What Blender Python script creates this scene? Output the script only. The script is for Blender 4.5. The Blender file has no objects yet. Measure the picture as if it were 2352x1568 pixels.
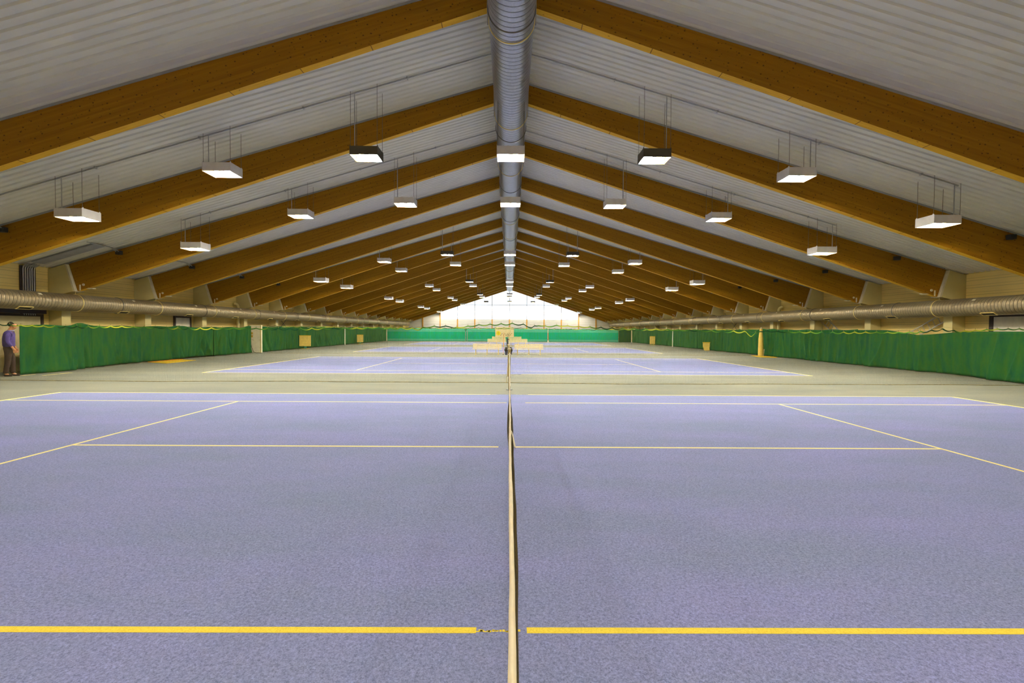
import bpy, bmesh, math, random
from mathutils import Vector, Matrix
random.seed(7)
S = bpy.context.scene
C = S.collection
PI = math.pi

# ------------------------------------------------------------------ helpers
class MB:
    """collects shapes; build() links them as ONE mesh object"""
    def __init__(self):
        self.v = []; self.f = []; self.mi = []; self.sm = []
    def add(self, verts, faces, m=0, smooth=False):
        b = len(self.v)
        self.v += [tuple(p) for p in verts]
        for q in faces:
            self.f.append(tuple(i + b for i in q)); self.mi.append(m); self.sm.append(smooth)
        return self
    def box(self, x0, x1, y0, y1, z0, z1, m=0):
        v = [(x0,y0,z0),(x1,y0,z0),(x1,y1,z0),(x0,y1,z0),(x0,y0,z1),(x1,y0,z1),(x1,y1,z1),(x0,y1,z1)]
        f = [(0,3,2,1),(4,5,6,7),(0,1,5,4),(1,2,6,5),(2,3,7,6),(3,0,4,7)]
        return self.add(v, f, m)
    def bev(self, x0, x1, y0, y1, z0, z1, r=.01, m=0):
        """box with chamfered edges"""
        bm = bmesh.new()
        bmesh.ops.create_cube(bm, size=1)
        for q in bm.verts:
            q.co = Vector((x0 if q.co.x < 0 else x1, y0 if q.co.y < 0 else y1, z0 if q.co.z < 0 else z1))
        bmesh.ops.bevel(bm, geom=bm.edges[:], offset=r, segments=2, affect='EDGES', profile=.5)
        bm.verts.index_update()
        self.add([q.co[:] for q in bm.verts], [[q.index for q in f.verts] for f in bm.faces], m)
        bm.free(); return self
    def prism(self, prof, a0, a1, axis='Y', m=0):
        """closed 2-D profile swept along an axis.  Y: (x,z)  X: (y,z)  Z: (x,y)"""
        n = len(prof)
        def P(p, a):
            return (p[0], a, p[1]) if axis == 'Y' else (a, p[0], p[1]) if axis == 'X' else (p[0], p[1], a)
        v = [P(p, a0) for p in prof] + [P(p, a1) for p in prof]
        f = [tuple(range(n)), tuple(range(2*n-1, n-1, -1))]
        for i in range(n):
            j = (i+1) % n
            f.append((i, i+n, j+n, j))
        return self.add(v, f, m)
    def tube(self, pts, r, n=8, m=0, cap=True, smooth=True):
        pts = [Vector(p) for p in pts]
        k = len(pts); rs = r if isinstance(r, (list, tuple)) else [r]*k
        t0 = (pts[1]-pts[0]).normalized()
        up = Vector((0,0,1)) if abs(t0.z) < .9 else Vector((1,0,0))
        v = []
        for i, p in enumerate(pts):
            t = ((pts[min(i+1,k-1)] - pts[max(i-1,0)])).normalized()
            a = t.cross(up).normalized() if t.cross(up).length > 1e-4 else Vector((0,1,0)); b = a.cross(t)
            for j in range(n):
                w = 2*PI*j/n + PI/n
                v.append(p + a*math.cos(w)*rs[i] + b*math.sin(w)*rs[i])
        f = []
        for i in range(k-1):
            for j in range(n):
                q = (j+1) % n
                f.append((i*n+j, i*n+q, (i+1)*n+q, (i+1)*n+j))
        self.add(v, f, m, smooth)
        if cap:
            self.add(v[:n], [tuple(range(n-1,-1,-1))], m); self.add(v[-n:], [tuple(range(n))], m)
        return self
    def strand(self, pts, r, m=0):
        """thin three-sided thread"""
        v = []; k = len(pts)
        t = Vector(pts[-1]) - Vector(pts[0])
        vert = abs(t.z) > max(abs(t.x), abs(t.y))
        horx = abs(t.x) > abs(t.y)
        for p in pts:
            for w in (PI/2, PI/2+2*PI/3, PI/2+4*PI/3):
                c, s_ = math.cos(w)*r, math.sin(w)*r
                v.append((p[0]+c, p[1]+s_, p[2]) if vert else (p[0], p[1]+c, p[2]+s_) if horx else (p[0]+c, p[1], p[2]+s_))
        f = []
        for i in range(k-1):
            for j in range(3):
                q = (j+1) % 3
                f.append((i*3+j, i*3+q, (i+1)*3+q, (i+1)*3+j))
        return self.add(v, f, m)
    def ring(self, c, R, r, axis='Y', n=40, k=8, m=0, a0=0, a1=2*PI):
        v = []; f = []; full = abs(a1-a0-2*PI) < 1e-6
        nn = n if full else n+1
        for i in range(nn):
            a = a0 + (a1-a0)*i/n
            for j in range(k):
                b = 2*PI*j/k
                rr = R + r*math.cos(b); h = r*math.sin(b)
                v.append((c[0]+rr*math.cos(a), c[1]+h, c[2]+rr*math.sin(a)))
        for i in range(n):
            i2 = (i+1) % nn
            for j in range(k):
                j2 = (j+1) % k
                f.append((i*k+j, i2*k+j, i2*k+j2, i*k+j2))
        return self.add(v, f, m, True)
    def build(self, name, mats, parent=None, loc=(0,0,0), normals=True):
        me = bpy.data.meshes.new(name)
        me.from_pydata(self.v, [], self.f)
        if not isinstance(mats, (list, tuple)): mats = [mats]
        for x in mats: me.materials.append(x)
        me.polygons.foreach_set('material_index', self.mi)
        me.polygons.foreach_set('use_smooth', self.sm)
        me.update()
        if normals:
            bm = bmesh.new(); bm.from_mesh(me)
            bmesh.ops.recalc_face_normals(bm, faces=bm.faces[:]); bm.to_mesh(me); bm.free()
        o = bpy.data.objects.new(name, me); C.objects.link(o)
        o.location = loc
        if parent: o.parent = parent
        return o

def tag(o, label=None, cat=None, group=None, kind=None):
    if label: o['label'] = label
    if cat: o['category'] = cat
    if group: o['group'] = group
    if kind: o['kind'] = kind
    return o
def empty(name, loc, label, cat, group=None, rz=0):
    o = bpy.data.objects.new(name, None); C.objects.link(o)
    o.location = loc; o.rotation_euler = (0,0,rz); o.empty_display_size = .1
    return tag(o, label, cat, group)
def dup(root, loc, label, group=None, rz=None):
    """a thing with copies of its parts and sub-parts (mesh data shared)"""
    r = root.copy(); C.objects.link(r); r.location = loc
    if rz is not None: r.rotation_euler = (0,0,rz)
    r['label'] = label
    if group: r['group'] = group
    for ch in list(root.children):
        c = ch.copy(); C.objects.link(c); c.parent = r
        for g in list(ch.children):
            d = g.copy(); C.objects.link(d); d.parent = c
    return r
def struct(name, mb, mat, **k):
    return tag(mb.build(name, mat, **k), kind='structure')
ORD = ['first','second','third','fourth','fifth','sixth','seventh','eighth','ninth','tenth','eleventh','twelfth',
       'thirteenth','fourteenth','fifteenth','sixteenth','seventeenth','eighteenth','nineteenth']

# ------------------------------------------------------------------ materials
class N:
    """small node builder around a Principled material"""
    def __init__(self, name, col=(.8,.8,.8), rough=.6, metal=0, spec=.3):
        self.m = bpy.data.materials.new(name); self.m.use_nodes = True
        self.t = self.m.node_tree; self.b = self.t.nodes['Principled BSDF']
        self.b.inputs['Base Color'].default_value = (*col, 1)
        self.b.inputs['Roughness'].default_value = rough
        self.b.inputs['Metallic'].default_value = metal
        self.b.inputs['Specular IOR Level'].default_value = spec
    def n(self, typ, **k):
        x = self.t.nodes.new(typ)
        for a, v in k.items(): setattr(x, a, v)
        return x
    def l(self, a, b): self.t.links.new(a, b)
    def coord(self): return self.n('ShaderNodeTexCoord').outputs['Object']
    def math(self, op, a, b=None, c=None, clamp=False):
        x = self.n('ShaderNodeMath', operation=op, use_clamp=clamp)
        for i, q in enumerate((a, b, c)):
            if q is None: continue
            if isinstance(q, (int, float)): x.inputs[i].default_value = q
            else: self.l(q, x.inputs[i])
        return x.outputs[0]
    def sep(self, v):
        x = self.n('ShaderNodeSeparateXYZ'); self.l(v, x.inputs[0]); return x.outputs
    def mapping(self, v, scale=(1,1,1), loc=(0,0,0), rot=(0,0,0)):
        x = self.n('ShaderNodeMapping'); self.l(v, x.inputs['Vector'])
        x.inputs['Scale'].default_value = scale; x.inputs['Location'].default_value = loc; x.inputs['Rotation'].default_value = rot
        return x.outputs[0]
    def noise(self, v, scale, detail=3, rough=.5):
        x = self.n('ShaderNodeTexNoise'); self.l(v, x.inputs['Vector'])
        x.inputs['Scale'].default_value = scale; x.inputs['Detail'].default_value = detail; x.inputs['Roughness'].default_value = rough
        return x.outputs['Fac']
    def ramp(self, f, stops):
        x = self.n('ShaderNodeValToRGB'); self.l(f, x.inputs[0])
        e = x.color_ramp.elements
        while len(e) < len(stops): e.new(.5)
        for i, (p, c) in enumerate(stops):
            e[i].position = p; e[i].color = (*c, 1) if len(c) == 3 else c
        return x.outputs['Color']
    def mix(self, f, a, b, typ='MIX'):
        x = self.n('ShaderNodeMix', data_type='RGBA', blend_type=typ)
        for s_, q in ((x.inputs['Factor'], f), (x.inputs['A'], a), (x.inputs['B'], b)):
            if isinstance(q, (int, float)): s_.default_value = q
            elif isinstance(q, tuple): s_.default_value = (*q, 1)
            else: self.l(q, s_)
        return x.outputs['Result']
    def col(self, c): self.l(c, self.b.inputs['Base Color'])
    def bump(self, h, strength=.2, dist=.01):
        x = self.n('ShaderNodeBump'); x.inputs['Strength'].default_value = strength; x.inputs['Distance'].default_value = dist
        self.l(h, x.inputs['Height']); self.l(x.outputs[0], self.b.inputs['Normal'])

M = {}
def plain(name, col, rough=.6, metal=0, spec=.3, var=.08, sc=4):
    a = N(name, col, rough, metal, spec)
    if var:
        f = a.noise(a.coord(), sc, 3)
        lo = tuple(c*(1-var) for c in col); hi = tuple(min(1, c*(1+var)) for c in col)
        a.col(a.ramp(f, [(.3, lo), (.7, hi)]))
    M[name] = a.m; return a
def floor_mat(name, col, tint, var=.06):
    a = N(name, col, .85, 0, .12)
    co = a.coord()
    big = a.noise(a.mapping(co, (.35, 1.1, 1)), .9, 5, .6)
    fine = a.noise(co, 160, 2, .7)
    spk = a.noise(co, 55, 2, .6)
    base = a.ramp(big, [(.32, tuple(c*(1-var) for c in tint)), (.68, tuple(c*(1+var) for c in col))])
    c2 = a.mix(a.math('MULTIPLY', a.math('SUBTRACT', fine, .5, clamp=False), 1.0), base, base)
    k = a.ramp(a.math('ADD', a.math('MULTIPLY', fine, .6), a.math('MULTIPLY', spk, .4)), [(.33, (.55,.55,.55)), (.5, (1,1,1)), (.70, (1.5,1.5,1.5))])
    a.col(a.mix(1.0, base, k, 'MULTIPLY'))
    a.bump(fine, .25, .004)
    M[name] = a.m
floor_mat('surround', (.248,.250,.192), (.222,.232,.192))
floor_mat('court_blue', (.236,.248,.485), (.222,.264,.435))

def line_mat(name, worn=0, cx=0):
    a = N(name, (.90,.68,.07), .8, 0, .15)
    co = a.coord(); s = a.sep(co)
    fine = a.noise(co, 120, 2, .7)
    c = a.ramp(fine, [(.35, (.80,.60,.05)), (.6, (.95,.74,.08))] if name == 'line_paint_near' else [(.35, (.84,.70,.24)), (.6, (.93,.80,.32))])  # all but the near line: overexposure put in as paler paint colour
    if worn:   # paint scuffed away where players cross the net line
        ax = a.math('ABSOLUTE', a.math('SUBTRACT', s[0], cx))
        wear = a.math('MULTIPLY', a.math('SUBTRACT', worn, ax), 9 if worn < .3 else 2.6)
        nn = a.noise(a.mapping(co, (1,1,1)), 11, 4, .75)
        mk = a.math('GREATER_THAN', a.math('ADD', wear, a.math('MULTIPLY', a.math('SUBTRACT', nn, .5), 1.3)), a.math('MULTIPLY', fine, 1.0))
        c = a.mix(mk, c, (.25,.27,.49))
    a.col(c); M[name] = a.m
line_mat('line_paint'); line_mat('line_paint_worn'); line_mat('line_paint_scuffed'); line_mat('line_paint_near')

def wood_mat():
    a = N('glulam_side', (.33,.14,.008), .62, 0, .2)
    co = a.coord()
    rnd = a.n('ShaderNodeObjectInfo').outputs['Random']
    sh = a.n('ShaderNodeCombineXYZ'); a.l(a.math('MULTIPLY', rnd, 37), sh.inputs[0]); a.l(a.math('MULTIPLY', rnd, 11), sh.inputs[2])
    vm = a.n('ShaderNodeVectorMath', operation='ADD'); a.l(co, vm.inputs[0]); a.l(sh.outputs[0], vm.inputs[1])
    v = vm.outputs[0]
    s = a.sep(co)
    # lamellae follow the slope: height measured above the sloped soffit
    h = a.math('ADD', s[2], a.math('MULTIPLY', a.math('ABSOLUTE', s[0]), .31))
    lam = a.math('FLOOR', a.math('MULTIPLY', h, 22))
    cmb = a.n('ShaderNodeCombineXYZ'); a.l(a.math('MULTIPLY', s[0], .45), cmb.inputs[0]); a.l(a.math('MULTIPLY', lam, 3.7), cmb.inputs[1]); a.l(rnd, cmb.inputs[2])
    tone = a.noise(cmb.outputs[0], 1.0, 1)
    grain = a.noise(a.mapping(v, (2.5, 1, 40), rot=(0,0,0)), 1.2, 4, .6)
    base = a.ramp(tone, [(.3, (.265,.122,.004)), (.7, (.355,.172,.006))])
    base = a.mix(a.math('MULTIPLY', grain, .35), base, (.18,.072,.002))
    sv = a.sep(v)
    uv = a.n('ShaderNodeCombineXYZ'); a.l(sv[0], uv.inputs[0]); a.l(a.math('MULTIPLY', sv[2], 1.25), uv.inputs[1])
    vo = a.n('ShaderNodeTexVoronoi', voronoi_dimensions='2D'); a.l(uv.outputs[0], vo.inputs['Vector']); vo.inputs['Scale'].default_value = 3.1
    vs = a.n('ShaderNodeTexVoronoi', voronoi_dimensions='2D'); a.l(a.mapping(uv.outputs[0], (1,1,1), (3,1,2)), vs.inputs['Vector']); vs.inputs['Scale'].default_value = 5.5
    k1 = a.ramp(vo.outputs['Distance'], [(.030, (1,1,1)), (.085, (0,0,0))])
    k2 = a.ramp(vs.outputs['Distance'], [(.035, (1,1,1)), (.095, (0,0,0))])
    pick = a.math('GREATER_THAN', a.noise(uv.outputs[0], 2.3, 2), .50)
    kk = a.math('ADD', k1, a.math('MULTIPLY', a.math('MULTIPLY', k2, pick), .8), clamp=True)
    a.col(a.mix(a.math('MULTIPLY', kk, .85), base, (.055,.018,.002)))
    M['wood'] = a.m
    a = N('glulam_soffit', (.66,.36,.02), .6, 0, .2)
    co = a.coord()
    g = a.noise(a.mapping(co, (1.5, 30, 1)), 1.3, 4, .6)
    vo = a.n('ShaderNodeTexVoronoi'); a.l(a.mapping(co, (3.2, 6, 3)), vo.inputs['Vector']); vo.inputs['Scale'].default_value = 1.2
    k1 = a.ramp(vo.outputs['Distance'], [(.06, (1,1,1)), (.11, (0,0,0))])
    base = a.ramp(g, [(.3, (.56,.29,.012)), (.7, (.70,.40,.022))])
    # finger joints: thin dark lines across the board
    s = a.sep(co)
    fj = a.math('LESS_THAN', a.math('FRACT', a.math('MULTIPLY', s[0], .62)), .012)
    base = a.mix(a.math('MULTIPLY', fj, .8), base, (.10,.04,.005))
    a.col(a.mix(a.math('MULTIPLY', k1, .8), base, (.10,.04,.004)))
    M['soffit'] = a.m
wood_mat()
plain('post_wood', (.50,.25,.03), .6, var=.15, sc=6)

def clad_mat(name, col, period=.30):
    a = N(name, col, .55, 0, .3)
    s = a.sep(a.coord())
    f1 = a.math('LESS_THAN', a.math('FRACT', a.math('DIVIDE', s[2], period)), .05)
    f2 = a.math('LESS_THAN', a.math('FRACT', a.math('ADD', a.math('DIVIDE', s[2], period), .64)), .035)
    k = a.math('MAXIMUM', f1, f2)
    nn = a.noise(a.coord(), .8, 3)
    base = a.ramp(nn, [(.3, tuple(c*.94 for c in col)), (.7, tuple(c*1.04 for c in col))])
    a.col(a.mix(a.math('MULTIPLY', k, .65), base, tuple(c*.35 for c in col)))
    M[name] = a.m
clad_mat('cladding', (.80,.60,.19)); clad_mat('gable_cladding', (.55,.55,.52), .45)
plain('deck', (.66,.65,.585), .45, 0, .4, .03, 1.0)
plain('strip', (.30,.31,.32), .5)
plain('steel_white', (.62,.53,.23), .55, var=.05, sc=2)
plain('plate', (.66,.60,.42), .5)

def duct_mat(name, col, pitch, metal=.85, rough=.38):
    a = N(name, col, rough, metal, .5)
    co = a.coord(); s = a.sep(co)
    ang = a.math('ARCTAN2', s[0], s[2])
    t = a.math('FRACT', a.math('ADD', a.math('DIVIDE', s[1], pitch), a.math('DIVIDE', ang, 2*PI)))
    d = a.math('ABSOLUTE', a.math('SUBTRACT', t, .5))
    seam = a.math('GREATER_THAN', d, .44)
    nn = a.noise(a.mapping(co, (14, 14, 14)), 1, 3, .7)
    base = a.ramp(nn, [(.3, tuple(c*.86 for c in col)), (.7, tuple(min(1,c*1.1) for c in col))])
    a.col(a.mix(a.math('MULTIPLY', seam, .75), base, tuple(c*.22 for c in col)))
    hgt = a.math('MULTIPLY', a.math('POWER', a.math('MULTIPLY', d, 2), 6), 1)
    a.bump(hgt, .6, .02)
    M[name] = a.m
duct_mat('ridge_duct', (.38,.40,.46), .155, .85, .36)
duct_mat('side_duct', (.36,.295,.175), .128, .7, .42)
plain('clamp', (.85,.70,.28), .4, .2)
plain('joint', (.16,.15,.14), .5, .5)
plain('galv', (.42,.42,.41), .45, .6)
plain('mullion', (.40,.33,.30), .5)
plain('dark_grey', (.035,.033,.032), .6)
plain('grille_dark', (.03,.028,.02), .7)
plain('tag_white', (.8,.76,.6), .6)
plain('lamp_white', (.62,.60,.58), .5)
plain('lamp_dark', (.060,.055,.040), .55)
plain('wire', (.16,.15,.12), .5, .5)
plain('dark_brown', (.05,.035,.028), .6)
plain('purple_dark', (.052,.040,.052), .6)
plain('door_white', (.80,.74,.56), .5)
plain('door_yellow', (.74,.62,.30), .5)
plain('reflector', (.5,.5,.5), .6, 0)
def emit(name, col, st):
    m = bpy.data.materials.new(name); m.use_nodes = True; t = m.node_tree
    t.nodes.remove(t.nodes['Principled BSDF'])
    e = t.nodes.new('ShaderNodeEmission'); e.inputs[0].default_value = (*col, 1); e.inputs[1].default_value = st
    t.links.new(e.outputs[0], t.nodes['Material Output'].inputs[0]); M[name] = m
LAMP = 3000
emit('sodium', (1.0,.72,.30), LAMP); emit('halide', (.86,1.0,1.12), LAMP)

def fabric(name, col, tr=.35, var=.2, z_bands=None):
    a = N(name, col, .9, 0, .05)
    co = a.coord(); s = a.sep(co)
    nn = a.noise(a.mapping(co, (2, 2, .5)), 2.2, 4, .6)
    c = a.ramp(nn, [(.3, (col[0]*.55, col[1]*(1-var), col[2]*1.5)), (.5, col), (.7, (min(1,col[0]*1.7), min(1,col[1]*(1+var*.3)), col[2]*.7))])
    w = a.math('LESS_THAN', a.math('FRACT', a.math('MULTIPLY', s[2], 26)), .22)
    c = a.mix(a.math('MULTIPLY', w, .15), c, tuple(x*.45 for x in col))
    if z_bands:
        lo, hi, c2 = z_bands
        k = a.math('ADD', a.math('LESS_THAN', s[2], lo), a.math('GREATER_THAN', s[2], hi), clamp=True)
        c = a.mix(k, c, c2)
    a.col(c)
    tl = a.n('ShaderNodeBsdfTranslucent'); a.l(c, tl.inputs[0])
    mx = a.n('ShaderNodeMixShader'); mx.inputs[0].default_value = tr
    a.l(a.b.outputs[0], mx.inputs[1]); a.l(tl.outputs[0], mx.inputs[2])
    a.l(mx.outputs[0], a.t.nodes['Material Output'].inputs[0])
    M[name] = a.m
fabric('curtain_green', (.026,.128,.032), .2, .20)
fabric('curtain_far', (.002,.56,.30), .45, .08, (.36, 1.42, (.14,.62,.42)))
plain('board_dim', (.55,.47,.25), .6)
plain('thread_green', (.062,.068,.030), .9, var=0)
plain('thread_dark', (.050,.037,.012), .9, var=.3, sc=30)
plain('rope', (.24,.19,.07), .9, var=.4, sc=8)
def band_mat():
    a = N('band', (.4,.5,.05), .7, 0, .2)
    s = a.sep(a.coord())
    cmb = a.n('ShaderNodeCombineXYZ'); a.l(s[0], cmb.inputs[0])
    f = a.noise(cmb.outputs[0], .75, 2)
    a.col(a.ramp(f, [(.44, (.010,.085,.028)), (.50, (.12,.36,.04)), (.56, (.62,.70,.06))]))
    M['band'] = a.m
band_mat()
plain('tape_cream', (.86,.74,.52), .8, var=.06, sc=20)
plain('strap_white', (.8,.74,.6), .8)
plain('bench_cream', (.82,.70,.40), .6, var=.06)
plain('bench_leg', (.74,.60,.26), .5)
plain('post_navy', (.05,.06,.075), .5)
plain('post_green', (.06,.30,.18), .6)
plain('brass', (.42,.33,.14), .4, .5)
plain('orange_pole', (.75,.20,.02), .5)
plain('bag_black', (.028,.024,.012), .45, spec=.4)
plain('bin_navy', (.055,.055,.11), .5)
plain('yellow_mat', (.70,.46,.015), .8, var=.12)
plain('orange_mat', (.66,.28,.01), .8)
plain('board_tan', (.72,.52,.12), .7, var=.08)
plain('banner_cream', (.80,.68,.36), .8, var=.04)
plain('ball_yellow', (.85,.72,.01), .7, var=.08)
plain('ink', (.17,.12,.03), .8, var=0)
plain('ink_pale', (.42,.32,.09), .8, var=0)
plain('skin', (.55,.26,.12), .55, var=.05)
plain('sweater', (.085,.062,.24), .9, var=.12, sc=12)
plain('trousers', (.045,.026,.018), .9, var=.15, sc=10)
plain('hair', (.022,.022,.012), .8)
plain('shoe', (.03,.018,.012), .5)
plain('collar', (.35,.33,.50), .8)
plain('sticker', (.55,.36,.05), .6)
plain('alu', (.50,.46,.38), .4, .6)

def glass():
    m = bpy.data.materials.new('pane'); m.use_nodes = True; t = m.node_tree
    t.nodes.remove(t.nodes['Principled BSDF'])
    a = t.nodes.new('ShaderNodeBsdfTransparent'); a.inputs[0].default_value = (.96,.98,1,1)
    g = t.nodes.new('ShaderNodeBsdfGlossy'); g.inputs[1].default_value = .05
    x = t.nodes.new('ShaderNodeMixShader'); x.inputs[0].default_value = .05
    t.links.new(a.outputs[0], x.inputs[1]); t.links.new(g.outputs[0], x.inputs[2])
    t.links.new(x.outputs[0], t.nodes['Material Output'].inputs[0]); M['pane'] = m
glass()

# ------------------------------------------------------------------ dimensions (metres)
B, R0, NB = 4.4, 10.634, 18            # bay, first beam, number of beams
ZB, SB, HD, ST = 9.256, .3297, .570, .2924   # beam underside at the ridge, its slope, depth there, slope of its top
XE, XT = 18.21, 18.56                  # beam end: underside / top
DK = .055                              # packing strip between beam and deck
WX, YB, YF = 19.35, -7.0, 85.9         # side walls, back wall, far gable
def roof(x): return ZB + HD + DK - ST*abs(x)

# ------------------------------------------------------------------ setting
struct('floor', MB().box(-WX-.2, WX+.2, YB-.2, YF+.2, -.2, 0), M['surround'])
mb = MB(); y = YB; per = .217; prof = []
while y < YF+.2:
    prof += [(y, 0), (y+.125, 0), (y+.150, .038), (y+.192, .038)]; y += per
n = len(prof)
v = []
for (yy, dz) in prof:
    v += [(-WX-.2, yy, roof(WX+.2)+dz), (0, yy, roof(0)+dz), (WX+.2, yy, roof(WX+.2)+dz)]
f = []
for i in range(n-1):
    for k in (0, 1):
        f.append((3*i+k, 3*i+k+1, 3*i+k+4, 3*i+k+3))
mb.add(v, f)
# solid roof slab above the trapezoid sheet
T = .25
mb.prism([(-WX-.2, roof(WX+.2)+.06), (0, roof(0)+.06), (WX+.2, roof(WX+.2)+.06), (WX+.2, roof(WX+.2)+T), (0, roof(0)+T), (-WX-.2, roof(WX+.2)+T)], YB-.2, YF+.2)
struct('ceiling', mb, M['deck'], normals=False)
for sgn, nm in ((-1, 'left'), (1, 'right')):
    a, b = sorted((sgn*WX, sgn*(WX+.2)))
    struct('wall_'+nm, MB().box(a, b, YB, YF, 0, roof(WX)+.03), M['cladding'])
struct('wall_back', MB().prism([(-WX,0),(WX,0),(WX,roof(WX)+.05),(0,roof(0)+.05),(-WX,roof(WX)+.05)], YB-.2, YB), M['cladding'])
WS, WZ = 3.245, 3.68                   # gable post spacing, window sill height
mb = MB()
mb.box(-WX, WX, YF, YF+.2, 0, WZ)
for s in (-1, 1):
    p = [(s*4*WS, WZ), (s*WX, WZ), (s*WX, roof(WX)+.05), (s*4*WS, roof(4*WS)+.05)]
    mb.prism(p, YF, YF+.2)
struct('wall_far', mb, M['gable_cladding'])
for i in range(8):
    x0, x1 = (i-4)*WS, (i-3)*WS
    fr = MB(); g = .05
    top = lambda x: roof(x)-.03
    fr.box(x0, x1, YF-.015, YF+.10, WZ+.025, WZ+.09)
    fr.box(x0, x0+g, YF-.015, YF+.1, WZ+.03, top(x0)-.05); fr.box(x1-g, x1, YF-.015, YF+.1, WZ+.03, top(x1)-.05)
    if min(top(x0), top(x1)) > 6.5 or 0 < i < 7:
        fr.box(x0, x1, YF-.02, YF+.1, 6.37, 6.45)
    fr.box(x0, x1, YF, YF+.06, 5.13, 5.16)
    w = struct('window_%d' % (i+1), fr, M['mullion'])
    MB().prism([(x0+.03, WZ+.02), (x1-.03, WZ+.02), (x1-.03, top(x1)-.02), (x0+.03, top(x0)-.02)], YF+.06, YF+.075).build('pane', M['pane'], w)
for k in range(-6, 7):
    x = max(-WX+.12, min(WX-.12, k*WS))

    zt = ZB + HD - ST*abs(x) - .1 if abs(k) >= 4 else WZ + .02
    o = MB().bev(x-.10, x+.10, YF-.13, YF-.02, 0, zt, .012).build('gable_post', M['post_wood'])
    side = 'centre post, straight below the ridge' if k == 0 else '%s of the ridge' % (ORD[abs(k)-1] + ' post to the ' + ('left' if k < 0 else 'right'))
    tag(o, 'brown wooden post on the far gable wall, ' + side, 'post', 'wooden gable posts')

# doors and trims on the long walls
def wall_door(name, sgn, y0, y1, zt, pm, fm, fw=.10, lines=0):
    x = sgn*WX
    a, b = sorted((x, x - sgn*.05)); c, d = sorted((x, x - sgn*.09))
    mb = MB(); mb.box(c, d, y0-fw, y0, 0, zt+fw); mb.box(c, d, y1, y1+fw, 0, zt+fw); mb.box(c, d, y0, y1, zt, zt+fw)
    o = struct(name, mb, fm)
    MB().box(a, b, y0, y1, 0, zt).build('door_leaf', pm, o)
    h = MB().tube([(x-sgn*.05, y0+.15, 1.05), (x-sgn*.11, y0+.15, 1.05), (x-sgn*.11, y0+.28, 1.05)], .012)
    h.build('door_handle', M['galv'], o)
wall_door('door_1', -1, 12.5, 18.95, 2.16, M['board_dim'], M['dark_brown'])
wall_door('door_2', -1, 26.55, 27.75, 2.33, M['door_white'], M['dark_brown'])
wall_door('door_3', 1, 13.0, 18.15, 2.36, M['door_white'], M['dark_brown'], .14)
struct('trim_1', MB().box(-WX, -WX+.16, 12.3, 19.1, 2.27, 2.48), M['purple_dark'])

# ------------------------------------------------------------------ roof beams and columns
def beam_mesh(sgn):
    mb = MB()
    P = [(0,ZB), (XE,ZB-SB*XE), (XT,ZB+HD-ST*XT), (0,ZB+HD)]
    k = 24; v = []; W = .19
    for i in range(k+1):
        t = i/k
        for (yy) in (0, W):
            xb = XE*t; xt = XT*t
            v.append((sgn*xb, yy, ZB-SB*xb)); v.append((sgn*xt, yy, ZB+HD-ST*xt))
    for i in range(k):
        a, b = 4*i, 4*i+4
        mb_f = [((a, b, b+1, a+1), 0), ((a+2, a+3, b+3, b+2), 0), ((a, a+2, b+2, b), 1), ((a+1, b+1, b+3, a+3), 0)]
        for q, m in mb_f:
            mb.add([v[j] for j in q], [(0,1,2,3)], m)
    mb.add(v[:4], [(0,1,3,2)], 0); mb.add(v[-4:], [(0,1,3,2)], 0)
    # weld
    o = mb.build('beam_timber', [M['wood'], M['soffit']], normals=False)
    bm = bmesh.new(); bm.from_mesh(o.data); bmesh.ops.remove_doubles(bm, verts=bm.verts[:], dist=1e-4)
    bmesh.ops.recalc_face_normals(bm, faces=bm.faces[:]); bm.to_mesh(o.data); bm.free()
    return o
protos = {}
def beam_name(n):
    return 'nearest' if n == 0 else 'farthest' if n == NB-1 else ORD[n] + ' from the front'
for sgn, nm in ((-1,'left'), (1,'right')):
    r = None
    for n in range(NB):
        lab = 'brown laminated timber roof beam on the %s side, %s' % (nm, beam_name(n))
        if r is None:
            r = empty('roof_beam', (0, R0+n*B, 0), lab, 'beam', 'timber roof beams on the ' + nm)
            t = beam_mesh(sgn); t.parent = r
            st = MB(); k = []
            for t_ in (0, XT-.05):
                k.append((sgn*t_, ZB+HD-ST*t_))
            st.prism([k[0], k[1], (k[1][0], k[1][1]+DK), (k[0][0], k[0][1]+DK)], -.02, .21)
            tag(st.build('packing_strip', M['strip'], r), 'grey strip between beam and roof deck')
            bk = MB()
            xx, zz = sgn*(XE-.16), ZB-SB*(XE-.16)
            bk.tube([(xx-sgn*.10, -.03, zz+.22), (xx-sgn*.10, 0, zz+.22)], .05, 10)
            bk.box(*sorted((xx+sgn*.02, xx+sgn*.07)), -.025, 0, zz-.02, zz+.22)
            bk.box(*sorted((xx-sgn*.45, xx-sgn*.18)), .02, .17, zz+.055, zz+.085)
            tag(bk.build('bearing_bracket', M['plate'], r), 'pale steel bracket at the lower beam end')
        else:
            dup(r, (0, R0+n*B, 0), lab)
    c = None
    for n in range(2, NB):
        lab = 'cream steel column on the %s wall under the %s roof beam from the front' % (nm, ORD[n])
        if c is None:
            c = empty('wall_column', (0, R0+n*B, 0), lab, 'column', 'columns along the %s wall' % nm)
            p = [(19.34,0),(18.80,0),(18.80,2.45),(18.74,2.8),(18.78,3.12),(18.30,3.24),(18.63,4.37),(19.34,4.16)]
            MB().prism([(sgn*x, z) for x, z in p], -.10, .30).build('column_shaft', M['steel_white'], c)
            q = [(18.22,3.235),(18.30,3.235),(18.63,4.37),(18.57,4.37)]
            tag(MB().prism([(sgn*x, z) for x, z in q], -.11, .31).build('bearing_plate', M['plate'], c), 'pale sloping end plate against the beam')
        else:
            dup(c, (0, R0+n*B, 0), lab)

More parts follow.
